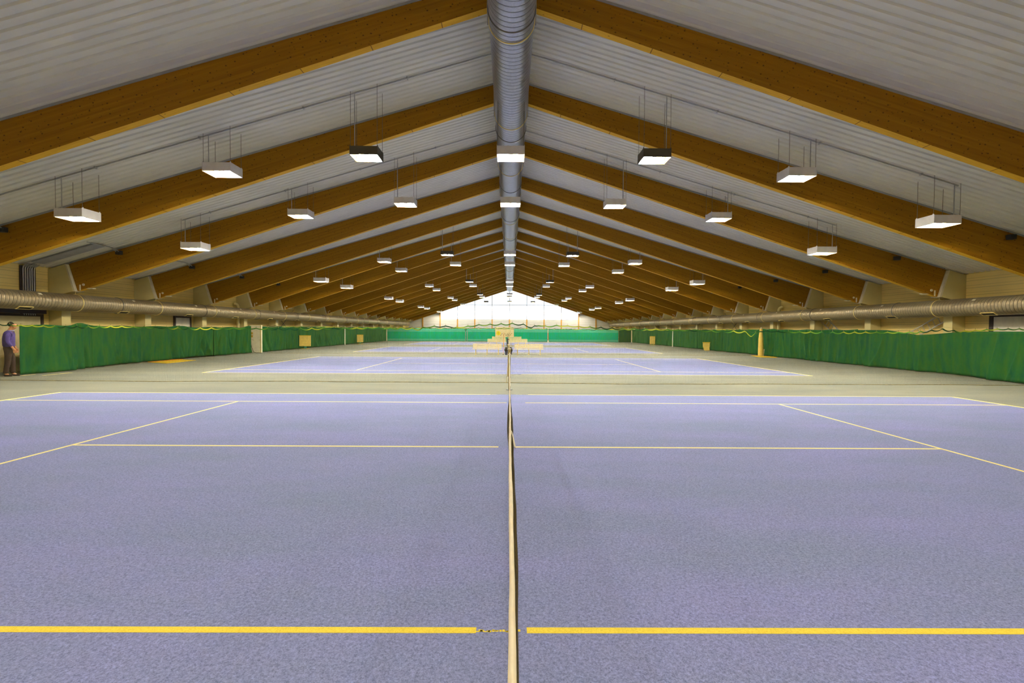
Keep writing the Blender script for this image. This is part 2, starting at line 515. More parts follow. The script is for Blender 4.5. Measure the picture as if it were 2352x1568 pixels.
# ------------------------------------------------------------------ air ducts
def cyl(x, z, R, y0, y1, n=48, seg=40):
    mb = MB(); v = []; f = []
    for i in range(seg+1):
        yy = y0 + (y1-y0)*i/seg
        for j in range(n):
            a = 2*PI*j/n
            v.append((R*math.cos(a), yy, R*math.sin(a)))
    for i in range(seg):
        for j in range(n):
            k = (j+1) % n
            f.append((i*n+j, i*n+k, (i+1)*n+k, (i+1)*n+j))
    mb.add(v, f, 0, True)
    mb.add(v[:n], [tuple(range(n))]); mb.add(v[-n:], [tuple(range(n-1,-1,-1))])
    return mb
DZ, DR = 8.62, .505
r = empty('ridge_duct', (0,0,DZ), 'large round silver air duct running under the ridge along the middle of the hall', 'duct')
cyl(0, DZ, DR, -6.5, 76.6).build('duct_shell', M['ridge_duct'], r)
y = -1.5
while y < 76:
    MB().ring((0,y,0), DR+.004, .016, n=56).build('joint_ring', M['joint'], r); y += 5.75
for n in range(-2, 15):
    y = R0 + n*B - .25
    if y < -6: continue
    MB().ring((0,y,0), DR+.006, .014, n=56).build('hanger_clamp', M['clamp'], r)
    for s in (-1, 1):
        MB().tube([(s*(DR+.03), y, -.1), (s*(DR+.05), y, roof(.6)-DZ+.02)], .011, 6).build('hanger_rod', M['galv'], r)
SX, SZ, SR = 18.37, 2.755, .357
for sgn, nm in ((-1,'left'), (1,'right')):
    r = empty('side_duct', (sgn*SX, 0, SZ), 'round silver air duct along the %s wall above the green curtain' % nm, 'duct', 'air ducts along the walls')
    cyl(0, 0, SR, 8, 83.2).build('duct_shell', M['side_duct'], r)
    y = 9.7
    while y < 82:
        MB().ring((0,y,0), SR+.004, .016, n=44).build('joint_ring', M['joint'], r); y += 5.9
    for n in range(0, 17):
        y = R0 + n*B + .06
        cl = MB().ring((0,y,0), SR+.006, .015, n=44)
        cl.tube([(sgn*0, y, SR), (-sgn*.02, y, SR+.14)], .012, 6)
        cl.build('hanger_clamp', M['clamp'], r)
    for k in range(0, 16):
        y = 12.9 + k*4.4
        g = MB(); w = .24; a0 = -PI/2 + (-sgn)*.50; da = .42
        def arc(mb, aa, bb, ya, yb, rr0, rr1, m=0, st=5):
            for q in range(st):
                u, w_ = aa+(bb-aa)*q/st, aa+(bb-aa)*(q+1)/st
                vv = []
                for rr in (rr0, rr1):
                    for an in (u, w_):
                        for yy in (ya, yb): vv.append((rr*math.cos(an), yy, rr*math.sin(an)))
                mb.add(vv, [(0,1,3,2),(4,6,7,5),(0,4,5,1),(2,3,7,6),(0,2,6,4),(1,5,7,3)], m)
        arc(g, a0-da/2, a0+da/2, y-w, y+w, SR-.005, SR+.012)
        go = g.build('air_grille', M['grille_dark'], r)
        fr = MB()
        arc(fr, a0-da/2-.04, a0+da/2+.04, y-w-.025, y-w, SR-.005, SR+.02); arc(fr, a0-da/2-.04, a0+da/2+.04, y+w, y+w+.025, SR-.005, SR+.02)
        arc(fr, a0-da/2-.06, a0-da/2, y-w, y+w, SR-.005, SR+.02); arc(fr, a0+da/2, a0+da/2+.06, y-w, y+w, SR-.005, SR+.02)
        fr.build('grille_frame', M['clamp'], go)
        tg = MB(); at = PI/2 + sgn*(.75)
        arc(tg, at-.12, at+.12, y-.06+.5, y+.06+.5, SR, SR+.006)
        tag(tg.build('tag', M['tag_white'], r), 'small white tag on the duct')

# ------------------------------------------------------------------ lamps
ROWS = [-4.9, 13.6, 18.65, 31.0, 35.85, 48.3, 53.1, 65.7, 70.6, 83.0]  # first row: unseen, added behind the camera to light the near floor
COLS = [(-12.7,4.90),(-8.45,6.24),(-4.23,6.74),(0,6.78),(4.23,6.74),(8.45,6.24),(12.7,4.90)]
CN = ['outermost on the left','second from the left','left of the centre lamp','centred under the ridge duct',
      'right of the centre lamp','second from the right','outermost on the right']
LW, LD, LH = .78, .60, .245
def lamp(xi, dark, flip, lab, loc):
    X, Z = COLS[xi]
    r = empty('hanging_lamp', loc, lab, 'lamp', 'twin hall lamps hanging from the roof')
    hm = M['lamp_dark'] if dark else M['lamp_white']
    w, d, h, t = LW/2, LD/2, LH, .012
    hb = MB()
    hb.box(-w, w, -d, -d+t, 0, h); hb.box(-w, w, d-t, d, 0, h); hb.box(-w, w, -d+t, d-t, h-t, h)
    hb.box(-t/2, t/2, -d+t, d-t, .03, h-t)
    hb.build('housing', hm, r)
    for s in (-1, 1):
        a, b = sorted((s*w, s*(w+.012)))
        e = MB().box(a, b, -d-.01, d+.01, -.005, h+.012)
        for q in (-1, 1): e.box(a, b, q*(d-.03)-.015, q*(d-.03)+.015, h, h+.035)
        e.build('end_plate', hm, r)
    for s in (-1, 1):
        nm = 'sodium' if (s < 0) != flip else 'halide'
        a, b = sorted((s*.07, s*.22))
        MB().tube([(a, 0, .08), (b, 0, .08)], .04, 6).build('orange_bulb' if nm == 'sodium' else 'white_bulb', M[nm], r)
    lv = MB()
    for q in (-1, 1):   # folded white reflector above the bulbs
        a, b = sorted((q*.01, q*(w-.014)))
        lv.prism([(-d+.014,.02),(-d+.05,.15),(0,.21),(d-.05,.15),(d-.014,.02),(d-.014,.03),(d-.05,.165),(0,.225),(-d+.05,.165),(-d+.014,.03)], a, b, 'X')
    lv.build('reflector', M['reflector'], r)
    for sx in (-1, 1):
        for sy in (-1, 1):
            x = sx*(w-.005); yy = sy*(d-.03)
            xw = X + x
            MB().tube([(x, yy, h), (x, yy, (roof(xw)-Z+.01 if X else 8.62-.327-Z))], .006, 5).build('hanger_rod', M['wire'], r)
    if X:
        s = -1 if X > 0 else 1
        x = -s*(w-.1)
        MB().tube([(x, -d+.12, h), (x, -d+.12, roof(X+x)-Z-.03)], .014, 6).build('power_tube', M['galv'], r)
    return r
lproto = {}
for ri, ry in enumerate(ROWS):
    for xi, (X, Z) in enumerate(COLS):
        vis = ri - 1
        dark = xi in (2, 4) and vis % 2 == 0
        flip = X > 0
        if X == 0: flip = (vis % 2 == 0)
        lab = '%s hanging lamp, %s, %s' % ('black' if dark else 'pale', ORD[vis] + ' lamp row' if vis >= 0 else 'unseen lamp row behind the camera', CN[xi])
        key = (xi, dark, flip)
        loc = (X, ry, Z)
        if key not in lproto: lproto[key] = lamp(xi, dark, flip, lab, loc)
        else: dup(lproto[key], loc, lab)
    if ry > 5:
        p = [(x, ry-.18, roof(x)-.03) for x in (-17.0 if ri == 1 else -13.1, -8, -3, 0, 3, 8, 13.1)]
        c = MB().tube(p, .019, 6)
        for i in range(9):
            x = -12 + i*3.0
            c.box(x-.02, x+.02, ry-.22, ry-.14, roof(x)-.06, roof(x)+.005)
        tag(c.build('ceiling_conduit', M['galv']), 'grey conduit along the roof slope above the %s row of lamps' % ORD[ri-1], 'conduit', 'conduits feeding the lamp rows')

# loudspeakers on the beams
for sgn, nm in ((-1,'left'),(1,'right')):
    pr = None
    for n in range(1, 7):
        lab = 'small dark box on the %s roof beam near its lower end, %s side' % (ORD[n], nm)
        x = sgn*16.35; z = ZB+HD-ST*16.35 - .20
        loc = (x, R0+n*B, z)
        if pr is None:
            pr = empty('loudspeaker', loc, lab, 'speaker', 'dark boxes on the %s beams' % nm)
            MB().bev(-.105, .105, -.20, -.04, -.07, .09, .015).build('speaker_box', M['dark_grey'], pr)
            g = MB()
            for q in range(5): g.box(-.08, .08, -.21, -.20, -.05+q*.028, -.04+q*.028)
            g.build('speaker_grille', M['grille_dark'], pr)
            if sgn < 0: MB().tube([(-.06,-.20,.05),(-.06,-.5,.19),(-.06,-1.5,.195)], .02, 6).tube([(.06,-.20,.05),(.06,-.5,.15),(.06,-1.5,.155)], .02, 6).build('conduit_arm', M['galv'], pr)
            MB().tube([(0, -.04, 0), (0, 0, 0)], .03, 8).build('mounting_bracket', M['galv'], pr)
        else: dup(pr, loc, lab)

# cable bundle and tray up the left wall
r = empty('conduit_bundle', (-19.28, 18.5, 0), 'bundle of six grey vertical pipes on the left wall above the duct', 'pipes')
for k in range(6):
    y = -.21 + k*.085
    zt = roof(19.2)
    MB().tube([(0, y, 2.2), (0, y, zt-.22), (.03, y, zt-.12), (.10, y, zt-.09), (.22, y, roof(19.06)-.075)], .027, 8).build('pipe', M['galv'], r)
MB().box(-.05, -.02, -.30, .30, 2.2, zt-.10).build('backing_channel', M['dark_brown'], r)
t = MB().prism([(-18.9, roof(18.9)-.07), (-16.45, roof(16.45)-.07), (-16.45, roof(16.45)-.02), (-18.9, roof(18.9)-.02)], 18.25, 18.75)
tag(t.build('cable_tray', M['strip']), 'grey cable tray under the roof from the pipe bundle on the left wall', 'cable tray')
for sgn, nm, y in ((-1,'left',32.25), (1,'right',32.3)):
    x = sgn*19.05
    p = MB().tube([(x, y, 0), (x, y, 3.25), (x+sgn*.03, y-.02, 3.36), (x+sgn*.08, y-.06, 3.42), (x+sgn*.195, y-.12, 3.46)], .095, 12)
    tag(p.build('drain_pipe', M['steel_white']), 'thick cream drain pipe with a bend on the %s wall behind the duct' % nm, 'pipe')
    q = empty('cross_brace', (sgn*19.335, R0+6*B, 0), 'thin dark crossed wires bracing one wall bay on the %s side' % nm, 'wires')
    MB().tube([(0,.4,.95),(0,4.0,3.35)], .016, 6).build('brace_wire', M['wire'], q)
    MB().tube([(-sgn*.03,4.0,.95),(-sgn*.03,.4,3.35)], .016, 6).build('brace_wire', M['wire'], q)
# ladders hung on the right wall
def ladder(y0, z0, y1, z1, lab, w=.36):
    a = Vector((0, y0, z0)); b = Vector((0, y1, z1)); d = (b-a).normalized(); nrm = Vector((0, -d.z, d.y))
    r = empty('ladder', (19.22, 0, 0), lab, 'ladder', 'aluminium ladders on the right wall')
    for s in (-.5, .5):
        p, q = a + nrm*s*w, b + nrm*s*w
        MB().tube([p, q], .028, 4, smooth=False).build('rail', M['alu'], r)
    L = (b-a).length; k = int(L/.28)
    for i in range(k):
        c = a + d*(.14 + i*.28)
        MB().tube([c - nrm*w/2, c + nrm*w/2], .015, 6).build('rung', M['alu'], r)
ladder(23.0, .95, 20.0, 2.48, 'metal ladder on the right wall leaning against the nearest visible column')
ladder(25.9, 1.06, 28.3, 2.76, 'steep metal ladder on the right wall showing above the curtain, farther from the camera', .43)

# ------------------------------------------------------------------ tennis courts
HWD, HWS, BL, SV = 5.485, 4.115, 11.885, 6.40
COURT = [(0, 6.694), (-.03, 23.29), (-.09, 40.58), (-.2, 58.15)]
CLAB = ['nearest', 'second', 'third', 'farthest']
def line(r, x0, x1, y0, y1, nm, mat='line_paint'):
    g = {'line_paint_worn': (-.16, .085) if nm == 'centre_service_line' else (-.06, .38) if y0 > 0 else (-.1, .1), 'line_paint_near': (-.19, .10), 'line_paint_scuffed': (-.5, .5)}.get(mat)
    mb = MB()
    if g is None: mb.box(x0, x1, y0, y1, .002, .0045)
    else:
        mb.box(x0, g[0], y0, y1, .002, .0045); mb.box(g[1], x1, y0, y1, .002, .0045)
        rn = random.Random(len(nm)+int(y0*10)); k = 16 if mat == 'line_paint_near' else 10
        if mat != 'line_paint_worn':      # leftover flecks of paint in the scuffed gap
            for q in range(k):
                u = g[0] + (g[1]-g[0])*rn.random(); t = y0 + .008 + (y1-y0-.03)*rn.random()*.5
                L = (g[1]-g[0])*.045
                mb.box(u-L, u+L*rn.random(), t, t+.006+.012*rn.random(), .002, .0042)
    mb.build(nm, M[mat], r)
for i, (cx, cy) in enumerate(COURT):
    r = empty('tennis_court', (cx, cy, 0), 'blue tennis court painted on the floor, %s' % ('nearest to the camera' if i == 0 else 'farthest from the camera, before the far curtain' if i == 3 else CLAB[i] + ' from the camera'), 'tennis court', 'tennis courts')
    MB().box(-BL, BL, -HWD, HWD, .0, .003).build('playing_surface', M['court_blue'], r)
    h = .025
    for s in (-1, 1):
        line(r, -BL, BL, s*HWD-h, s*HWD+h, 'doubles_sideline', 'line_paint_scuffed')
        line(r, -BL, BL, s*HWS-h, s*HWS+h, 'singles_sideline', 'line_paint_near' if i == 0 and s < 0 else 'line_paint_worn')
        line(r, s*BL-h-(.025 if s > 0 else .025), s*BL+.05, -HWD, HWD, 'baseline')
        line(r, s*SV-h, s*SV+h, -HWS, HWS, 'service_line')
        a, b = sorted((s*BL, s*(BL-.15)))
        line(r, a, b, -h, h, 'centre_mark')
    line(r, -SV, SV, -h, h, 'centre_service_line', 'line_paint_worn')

def tennis_net(cx, cy, lab, near=False):
    r = empty('tennis_net', (cx, cy, .006), lab, 'net', 'tennis nets across the courts')
    y0, y1 = -6.37, 6.37
    rn = random.Random(int(cy*10))
    ph = rn.random()*6
    def top(y): return .914 + .156*(abs(y)/6.4)**1.6
    def off(y, w):
        if near:
            return .012*w + .030*math.sin(PI*w)*math.exp(-((y+3.9)/1.4)**2) + .036*math.sin(PI*w)**2*math.exp(-((y+.6)/2.3)**2)*(w > .5) \
                 - .034*math.sin(2*PI*w)*math.exp(-((y+1.9)/1.7)**2)*(w < .5) + .010*w + .003*math.sin(7*y)*w + .0012*math.sin(2.3*y+1)
        return .04*math.sin(PI*w)*math.sin(.9*y+ph) + .012*math.sin(3*y)
    cell = .045 if near else .06
    rad = .0019 if near else .003
    net = MB(); ny = int((y1-y0)/cell); nz = 20 if near else 15
    for i in range(ny+1):
        y = y0 + (y1-y0)*i/ny; zt = top(y)-.03
        net.strand([(off(y, k/8), y, zt*(1-k/8)+.02*(k/8)) for k in range(9)], rad)
    for k in range(1, nz+1):
        w = k/nz
        m_ = ny//2
        net.strand([(off(y0+(y1-y0)*i/m_, w), y0+(y1-y0)*i/m_, (top(y0+(y1-y0)*i/m_)-.03)*(1-w)+.02*w) for i in range(m_+1)], rad)
    net.build('net_mesh', M['thread_dark'], r)
    tp = MB(); k = 160; v = []
    sec = [(-.006,-.055),(-.010,-.02),(-.009,-.004),(-.003,.004),(.003,.004),(.009,-.004),(.010,-.02),(.006,-.055)]
    for i in range(k+1):
        y = y0 + (y1-y0)*i/k
        wob = .0006*math.sin(9*y)+.0004*math.sin(23*y+1) if near else 0
        ox = off(y, 0)
        for (a, b) in sec:
            v.append((a*.84*(1+.08*math.sin(5*y)) + ox + wob, y, top(y)+b))
    n_ = len(sec); f = []
    for i in range(k):
        for j in range(n_):
            q = (j+1) % n_
            f.append((i*n_+j, i*n_+q, (i+1)*n_+q, (i+1)*n_+j))
    tp.add(v, f, 0, True); tp.add(v[:n_], [tuple(range(n_))]); tp.add(v[-n_:], [tuple(range(n_-1,-1,-1))])
    tag(tp.build('headband', M['tape_cream'], r), 'cream tape along the top of the net')
    if near:
        MB().tube([(.008, -3.1, .92), (.02, -3.1, .89), (.036, -3.13, .83), (.043, -3.16, .80), (.034, -3.19, .82), (.022, -3.12, .89), (.010, -3.1, .92)], .0045, 6).build('strap_loop', M['strap_white'], r)
    MB().box(-.012, .012, -.025, .025, .002, .9).build('centre_strap', M['thread_dark'], r)
    for q in (y0, y1):
        MB().tube([(0, q, .02), (0, q, top(q))], .008, 6).build('edge_rope', M['rope'], r)
for i, (cx, cy) in enumerate(COURT):
    tennis_net(cx, cy, 'dark net with cream tape across the %s tennis court' % CLAB[i], i == 0)
def net_post(loc, lab, kind):
    r = empty('net_post', loc, lab, 'post', 'net posts')
    m = M['brass'] if kind == 'brass' else M['post_navy']
    MB().tube([(0,0,0),(0,0,1.06)], .03, 12).build('post_tube', m, r)
    if kind == 'brass':
        MB().bev(-.036, .036, -.05, .05, 1.03, 1.17, .010).build('winch_box', M['brass'], r)
        MB().tube([(-.05,0,1.02),(.05,0,1.02)], .018, 8).build('winch_collar', M['tape_cream'], r)
        MB().tube([(-.045,0,1.185),(.045,0,1.185)], .014, 8).build('winch_handle', M['tape_cream'], r)
    else:
        MB().bev(-.075, .075, -.06, .06, .55, 1.1, .015).build('winch_box', M['post_navy'], r)
        tag(MB().bev(-.085, .085, -.07, .07, 1.1, 1.2, .012).build('post_cap', M['post_green'], r), 'green cap')
    MB().tube([(0,0,0),(0,0,.02)], .09, 14).build('base_plate', M['galv'], r)
net_post((0, 6.694+6.46, 0), 'brass coloured net post with winch at the far end of the nearest net', 'brass')
net_post((-.03, 23.29-6.46, 0), 'net post at the near end of the second net, hidden behind the nearest net', 'brass')
net_post((-.03, 23.29+6.46, 0), 'net post at the far end of the second net, left of the tape line', 'brass')
net_post((-.14, 40.58-6.46, 0), 'dark navy net post with green cap at the near end of the third net', 'navy')
net_post((-.09, 40.58+6.46, 0), 'net post at the far end of the third net', 'brass')
net_post((-.2, 58.15-6.46, 0), 'net post at the near end of the farthest net', 'brass')
net_post((-.2, 58.15+6.46, 0), 'net post at the far end of the farthest net, before the banner', 'brass')

# ------------------------------------------------------------------ divider nettings
TOP1 = [(-18,1.97),(-16.9,1.86),(-15.9,1.79),(-14.5,1.76),(-13,1.775),(-11.5,1.755),(-10.4,1.735),(-9,1.74),(-7.5,1.735),(-6,1.76),(-5,1.765),
        (-3.4,1.80),(-2.95,1.765),(-2.6,1.845),(-1.95,1.85),(-1.8,1.80),(-1.5,1.83),(-1,1.90),(0,1.955),(.2,1.96),(.5,1.92),(.72,1.84),(.95,1.92),(1.2,1.865),(1.5,1.895),
        (2.2,1.865),(3.2,1.83),(4.1,1.81),(5.5,1.77),(7,1.755),(7.7,1.735),(7.86,1.60),(8.15,1.765),(9.0,1.73),(10.5,1.735),(11.8,1.735),(12.5,1.73),(13.3,1.75),(14.1,1.86),(14.7,1.79),(15.9,1.86),(17,1.88),(18,1.90)]
def lerp(tab, x):
    if x <= tab[0][0]: return tab[0][1]
    for (a, p), (b, q) in zip(tab, tab[1:]):
        if x <= b: return p + (q-p)*(x-a)/(b-a)
    return tab[-1][1]
def divider(y, cell, rad, tab, lab, seed, clips=0, step=.36):
    r = empty('divider_net', (0, y, 0), lab, 'netting', 'divider nettings between the courts')
    rn = random.Random(seed); p1, p2 = rn.random()*6, rn.random()*6
    X0, X1 = -17.2, 17.2
    def ty(x): return .05*math.sin(.8*x+p1) + .03*math.sin(2.1*x+p2)
    def scal(x):
        t = ((x-X0)/step) % 1
        return -.065*4*t*(1-t)
    def top(x): return lerp(tab, x) + scal(x)*(.5+.5*math.sin(.9*x+p1)**2)
    def pos(x, w):   # w 0 top .. 1 bottom
        yy = ty(x)*w + (.10*math.sin(.35*x+p2)*w)
        return (x + .02*math.sin(3*x+p1)*w, yy, top(x)*(1-w) + .012*w)
    net = MB(); nx = int((X1-X0)/cell)
    for i in range(nx+1):
        x = X0 + (X1-X0)*i/nx
        net.strand([pos(x, k/4) for k in range(5)], rad)
    nz = int(1.8/cell); m_ = int((X1-X0)/.18)
    for k in range(1, nz):
        net.strand([pos(X0+(X1-X0)*i/m_, k/nz) for i in range(m_+1)], rad)
    net.build('netting', M['thread_green'], r)
    bd = MB(); m_ = int((X1-X0)/.045); v = []; f = []
    for i in range(m_+1):
        x = X0 + (X1-X0)*i/m_
        tw = .35 + .35*math.sin(2.2*x+p1)
        for (a, b) in ((-.003,-.017),(.003,-.017),(.003,.017),(-.003,.017)):
            v.append((x, a - b*tw, top(x) + b))
    for i in range(m_):
        for j in range(4):
            q = (j+1) % 4
            f.append((i*4+j, i*4+q, (i+1)*4+q, (i+1)*4+j))
    bd.add(v, f); bd.add(v[:4], [(0,1,2,3)]); bd.add(v[-4:], [(3,2,1,0)])
    tag(bd.build('top_band', M['band'], r), 'wavy green and yellow band along the top edge')
    bm_ = int((X1-X0)/.15)
    MB().tube([(X0+(X1-X0)*i/bm_, pos(X0+(X1-X0)*i/bm_, 1)[1], .010) for i in range(bm_+1)], .008, 6).build('bottom_rope', M['rope'], r)
    cb = MB().tube([(x, 0, lerp(tab, x)+.055) for x in [X0+(X1-X0)*i/200 for i in range(201)]], .0022, 4)
    cb.build('support_cable', M['wire'], r)
    k = 0
    for i in range(clips):
        x = X0 + i*step
        if x > X1: break
        z = top(x)
        MB().tube([(x,0,z), (x,.004,z+.03), (x,0,z+.06)], .0045, 5).build('clip', M['rope'], r)
    return r
divider(14.85, .045, .0013, TOP1, 'thin green divider netting hung across the hall behind the nearest court', 3, 99)
T2 = [(-18,1.93),(-9,1.86),(-4,1.86),(-1.2,1.88),(0,1.90),(2,1.87),(6,1.80),(12,1.82),(18,1.9)]
divider(32.55, .06, .0020, T2, 'thin green divider netting between the second and third courts, behind the near benches', 11, 60, .60)
divider(50.1, .09, .0022, [(-18,1.9),(0,1.88),(18,1.9)], 'thin green divider netting between the third and farthest courts', 23, 40, .90)
o = MB().tube([(.045, 14.95, 2.06), (-.09, 14.95, 0)], .009, 8)
tag(o.build('net_pole', M['bench_leg']), 'thin leaning pole holding up the middle of the nearest divider netting', 'pole')

# ------------------------------------------------------------------ green curtains
def curtain(sgn, path, y0, y1, zt, zb, lab, grp, seed, amp=.12, sc=3.2, lap=0):
    rn = random.Random(seed)
    L = y1 - y0; nu = max(40, int(L/.035)); nv = 18
    ph = [rn.random()*6.28 for _ in range(6)]
    pl = []
    for q in range(int(L*sc*.9)):      # irregular pleats, some running diagonally towards the hem
        pl.append((y0 + L*rn.random(), (rn.random()-.5)*1.1, .035 + .11*rn.random()**2, (rn.random()*.9+.35)*(1 if rn.random() < .72 else -1), rn.random()*.5))
    v = []; f = []
    for i in range(nu+1):
        t = i/nu; y = y0 + L*t
        x = lerp(path, y) + lap
        for j in range(nv+1):
            w = j/nv                      # 0 top .. 1 bottom
            top = zt(y) if callable(zt) else zt
            bot = zb(y) if callable(zb) else zb
            z = top + (bot-top)*w
            fold = math.sin(sc*y + ph[0] + .5*w) + .7*math.sin(2.3*sc*y + ph[1] + 1.2*w*math.sin(ph[4])) + .35*math.sin(5.1*sc*y+ph[2])
            sw = math.sin(.9*y + 2.2*w + ph[3])*.6*w
            fold *= .55
            for (c_, d_, wd, am, st) in pl:
                e_ = (y - c_ - d_*w*w)/(wd*(.7+.9*w))
                if -3 < e_ < 3: fold += 1.15*am*math.exp(-e_*e_)*min(1, max(.25, (w-st+.35)*2))
            fx = amp*(.35+.65*w)*.85*(fold + sw)*min(1, .05 + min(y-y0, y1-y)/.35)
            v.append((-sgn*(x + fx) if False else sgn*(x) - sgn*fx, y + .06*w*math.sin(1.7*y+ph[5])*4*t*(1-t), z))
    H = nv+1
    for i in range(nu):
        for j in range(nv):
            f.append((i*H+j, (i+1)*H+j, (i+1)*H+j+1, i*H+j+1))
    mb = MB(); mb.add(v, f, 0, True)
    o = mb.build('curtain', M['curtain_green'], normals=False)
    md = o.modifiers.new('thickness', 'SOLIDIFY'); md.thickness = .006
    return tag(o, lab, 'curtain', grp)
PL = [(16.3,17.50),(17.2,17.46),(18.4,17.50),(19.6,17.85),(21.5,18.12),(90,18.12)]
PR = [(12,17.4),(15.5,17.50),(17.5,17.9),(19.0,18.15),(90,18.15)]
GL, GR = 'green curtains along the left wall', 'green curtains along the right wall'
def hum(c, a, base): return lambda y: base + a*math.exp(-((y-c)/.5)**2) + .02*math.sin(3*y)
curtain(-1, PL, 16.45, 19.78, hum(18.9,.10,1.80), .02, 'green curtain panel on the left, nearest one, beside the person', GL, 1, lap=.02)
curtain(-1, PL, 19.66, 25.28, hum(25.1,.06,1.80), .05, 'green curtain panel on the left ending above the yellow mat', GL, 2, lap=0)
curtain(-1, PL, 25.14, 28.28, hum(25.3,.05,1.78), .08, 'green curtain panel on the left between the yellow mat and the next seam', GL, 3, .14, lap=.02)
curtain(-1, PL, 28.14, 32.2, hum(31.9,.10,1.80), .05, 'green curtain panel just in front of the white door panel on the left', GL, 4, .14, lap=0)
curtain(-1, PL, 33.05, 38.58, hum(33.2,.03,1.86), .03, 'green curtain panel on the left between the white door panel and the tan board', GL, 5, .14, lap=.02)
curtain(-1, PL, 38.44, 49.62, hum(40,.03,1.88), .05, 'green curtain on the left hanging behind the larger tan board', GL, 6, .13, lap=0)
curtain(-1, PL, 49.58, 67.6, hum(52,.03,1.88), .05, 'farthest green curtain on the left, behind the smaller tan board', GL, 7, .12, lap=.02)
curtain(1, PR, 12.2, 20.5, lambda y: 1.78 - .16*math.exp(-((y-20.4)/1.6)**2), .03, 'green curtain panel nearest the camera on the right, sagging at its far end', GR, 8, .15, 1.5, lap=0)
curtain(1, PR, 20.36, 23.88, lambda y: 1.64 + .20*min(1,(y-20.4)/1.6), .03, 'green curtain panel on the right under the ladders, second from the front', GR, 9, .15, 2.4, lap=.02)
curtain(1, PR, 23.74, 32.15, hum(31.3,.07,1.86), .03, 'green curtain panel on the right just in front of the tapered yellow post', GR, 10, .14, 2.2, lap=0)
curtain(1, PR, 32.2, 39.06, hum(32.8,.08,1.86), .04, 'green curtain panel on the right just behind the tapered yellow post', GR, 11, .16, 1.8, lap=.02)
curtain(1, PR, 38.94, 49.72, hum(45,.02,1.87), .04, 'green curtain on the right behind the small tan board on the floor', GR, 12, .14, 1.9, lap=0)
curtain(1, PR, 49.68, 67.6, hum(55,.02,1.87), .05, 'farthest green curtain on the right, beyond the thin white post', GR, 13, .14, 1.9, lap=.02)
# far curtain across the hall
def far_curtain(x0, x1, lab, seed, mat='curtain_far'):
    nu, nv = int((x1-x0)/.08), 12; v = []; f = []
    for i in range(nu+1):
        x = x0 + (x1-x0)*i/nu
        for j in range(nv+1):
            w = j/nv
            v.append((x, .05*math.sin(1.6*x+seed)*(.3+.7*w) + .02*math.sin(4.4*x+seed), (1.90+.015*math.sin(2.4*x))*(1-w)+.03*w))
    H = nv+1
    for i in range(nu):
        for j in range(nv): f.append((i*H+j, (i+1)*H+j, (i+1)*H+j+1, i*H+j+1))
    mb = MB(); mb.add(v, f, 0, True)
    o = mb.build('curtain', M[mat], loc=(0, 67.9, 0), normals=False)
    md = o.modifiers.new('thickness', 'SOLIDIFY'); md.thickness = .006
    tag(o, lab, 'curtain', 'green curtains across the far end')
far_curtain(-18.1, -6.55, 'emerald green curtain across the far end of the hall, left third', 1)
far_curtain(-6.5, 5.65, 'emerald green curtain across the far end of the hall, behind the cream banner', 2)
far_curtain(5.7, 16.2, 'emerald green curtain across the far end of the hall, right third', 3)
far_curtain(16.25, 18.1, 'dark green curtain strip in the far right corner', 4, 'curtain_green')
for x, y, lab, m, rr in ((-17.8, 49.6, 'thin cream netting post on the left between the two farthest curtains', 'tag_white', .05), (17.8, 49.75, 'thin cream netting post on the right between the two farthest curtains', 'tag_white', .05),
                  (-18.15, 67.75, 'white post in the far left corner where the curtains meet', 'tag_white', .06), (18.15, 67.75, 'thin pale post in the far right corner where the curtains meet', 'tag_white', .045)):
    r = empty('curtain_post', (x, y, 0), lab, 'post', 'posts holding nettings and curtains')
    MB().tube([(0,0,0),(0,0,1.98)], rr, 10).build('post_tube', M[m], r)
    MB().tube([(0,0,0),(0,0,.02)], rr*2.2, 12).build('base_plate', M['galv'], r)
r = empty('curtain_post', (-6.2, 67.55, 0), 'slim grey pole before the far curtain, left of the benches', 'post', 'posts holding nettings and curtains')
MB().tube([(0,0,0),(0,0,1.62)], .04, 8).build('post_tube', M['galv'], r)
r = empty('curtain_post', (5.72, 67.5, 0), 'red and white pole before the far curtain, right of the benches', 'post', 'posts holding nettings and curtains')
MB().tube([(0,0,.25),(0,0,1.35)], .05, 8).build('red_pole', M['orange_pole'], r)
MB().tube([(0,0,1.35),(0,0,2.0)], .045, 8).build('pole_top', M['bench_cream'], r)
MB().tube([(0,0,0),(0,0,.05),(0,0,.25)], [.14,.12,.07], 10).build('pole_foot', M['tag_white'], r)
k = MB(); k.add([(-.30,0,1.88),(.28,0,1.88),(.10,0,1.62),(.03,0,1.45),(.03,0,.0),(-.03,0,.0),(-.03,0,1.45),(-.10,0,1.62),
                 (-.30,.06,1.88),(.28,.06,1.88),(.10,.06,1.62),(.03,.06,1.45),(.03,.06,.0),(-.03,.06,.0),(-.03,.06,1.45),(-.10,.06,1.62)],
                [(0,1,2,7),(7,2,3,6),(6,3,4,5),(8,15,10,9),(15,14,11,10),(14,13,12,11),(0,8,9,1),(1,9,10,2),(2,10,11,3),(3,11,12,4),(4,12,13,5),(5,13,14,6),(6,14,15,7),(7,15,8,0)])
tag(k.build('bunched_net', M['post_green'], loc=(-6.45, 67.6, 0)), 'bunched dark green cloth hanging on the far curtain beside the slim pole', 'cloth')

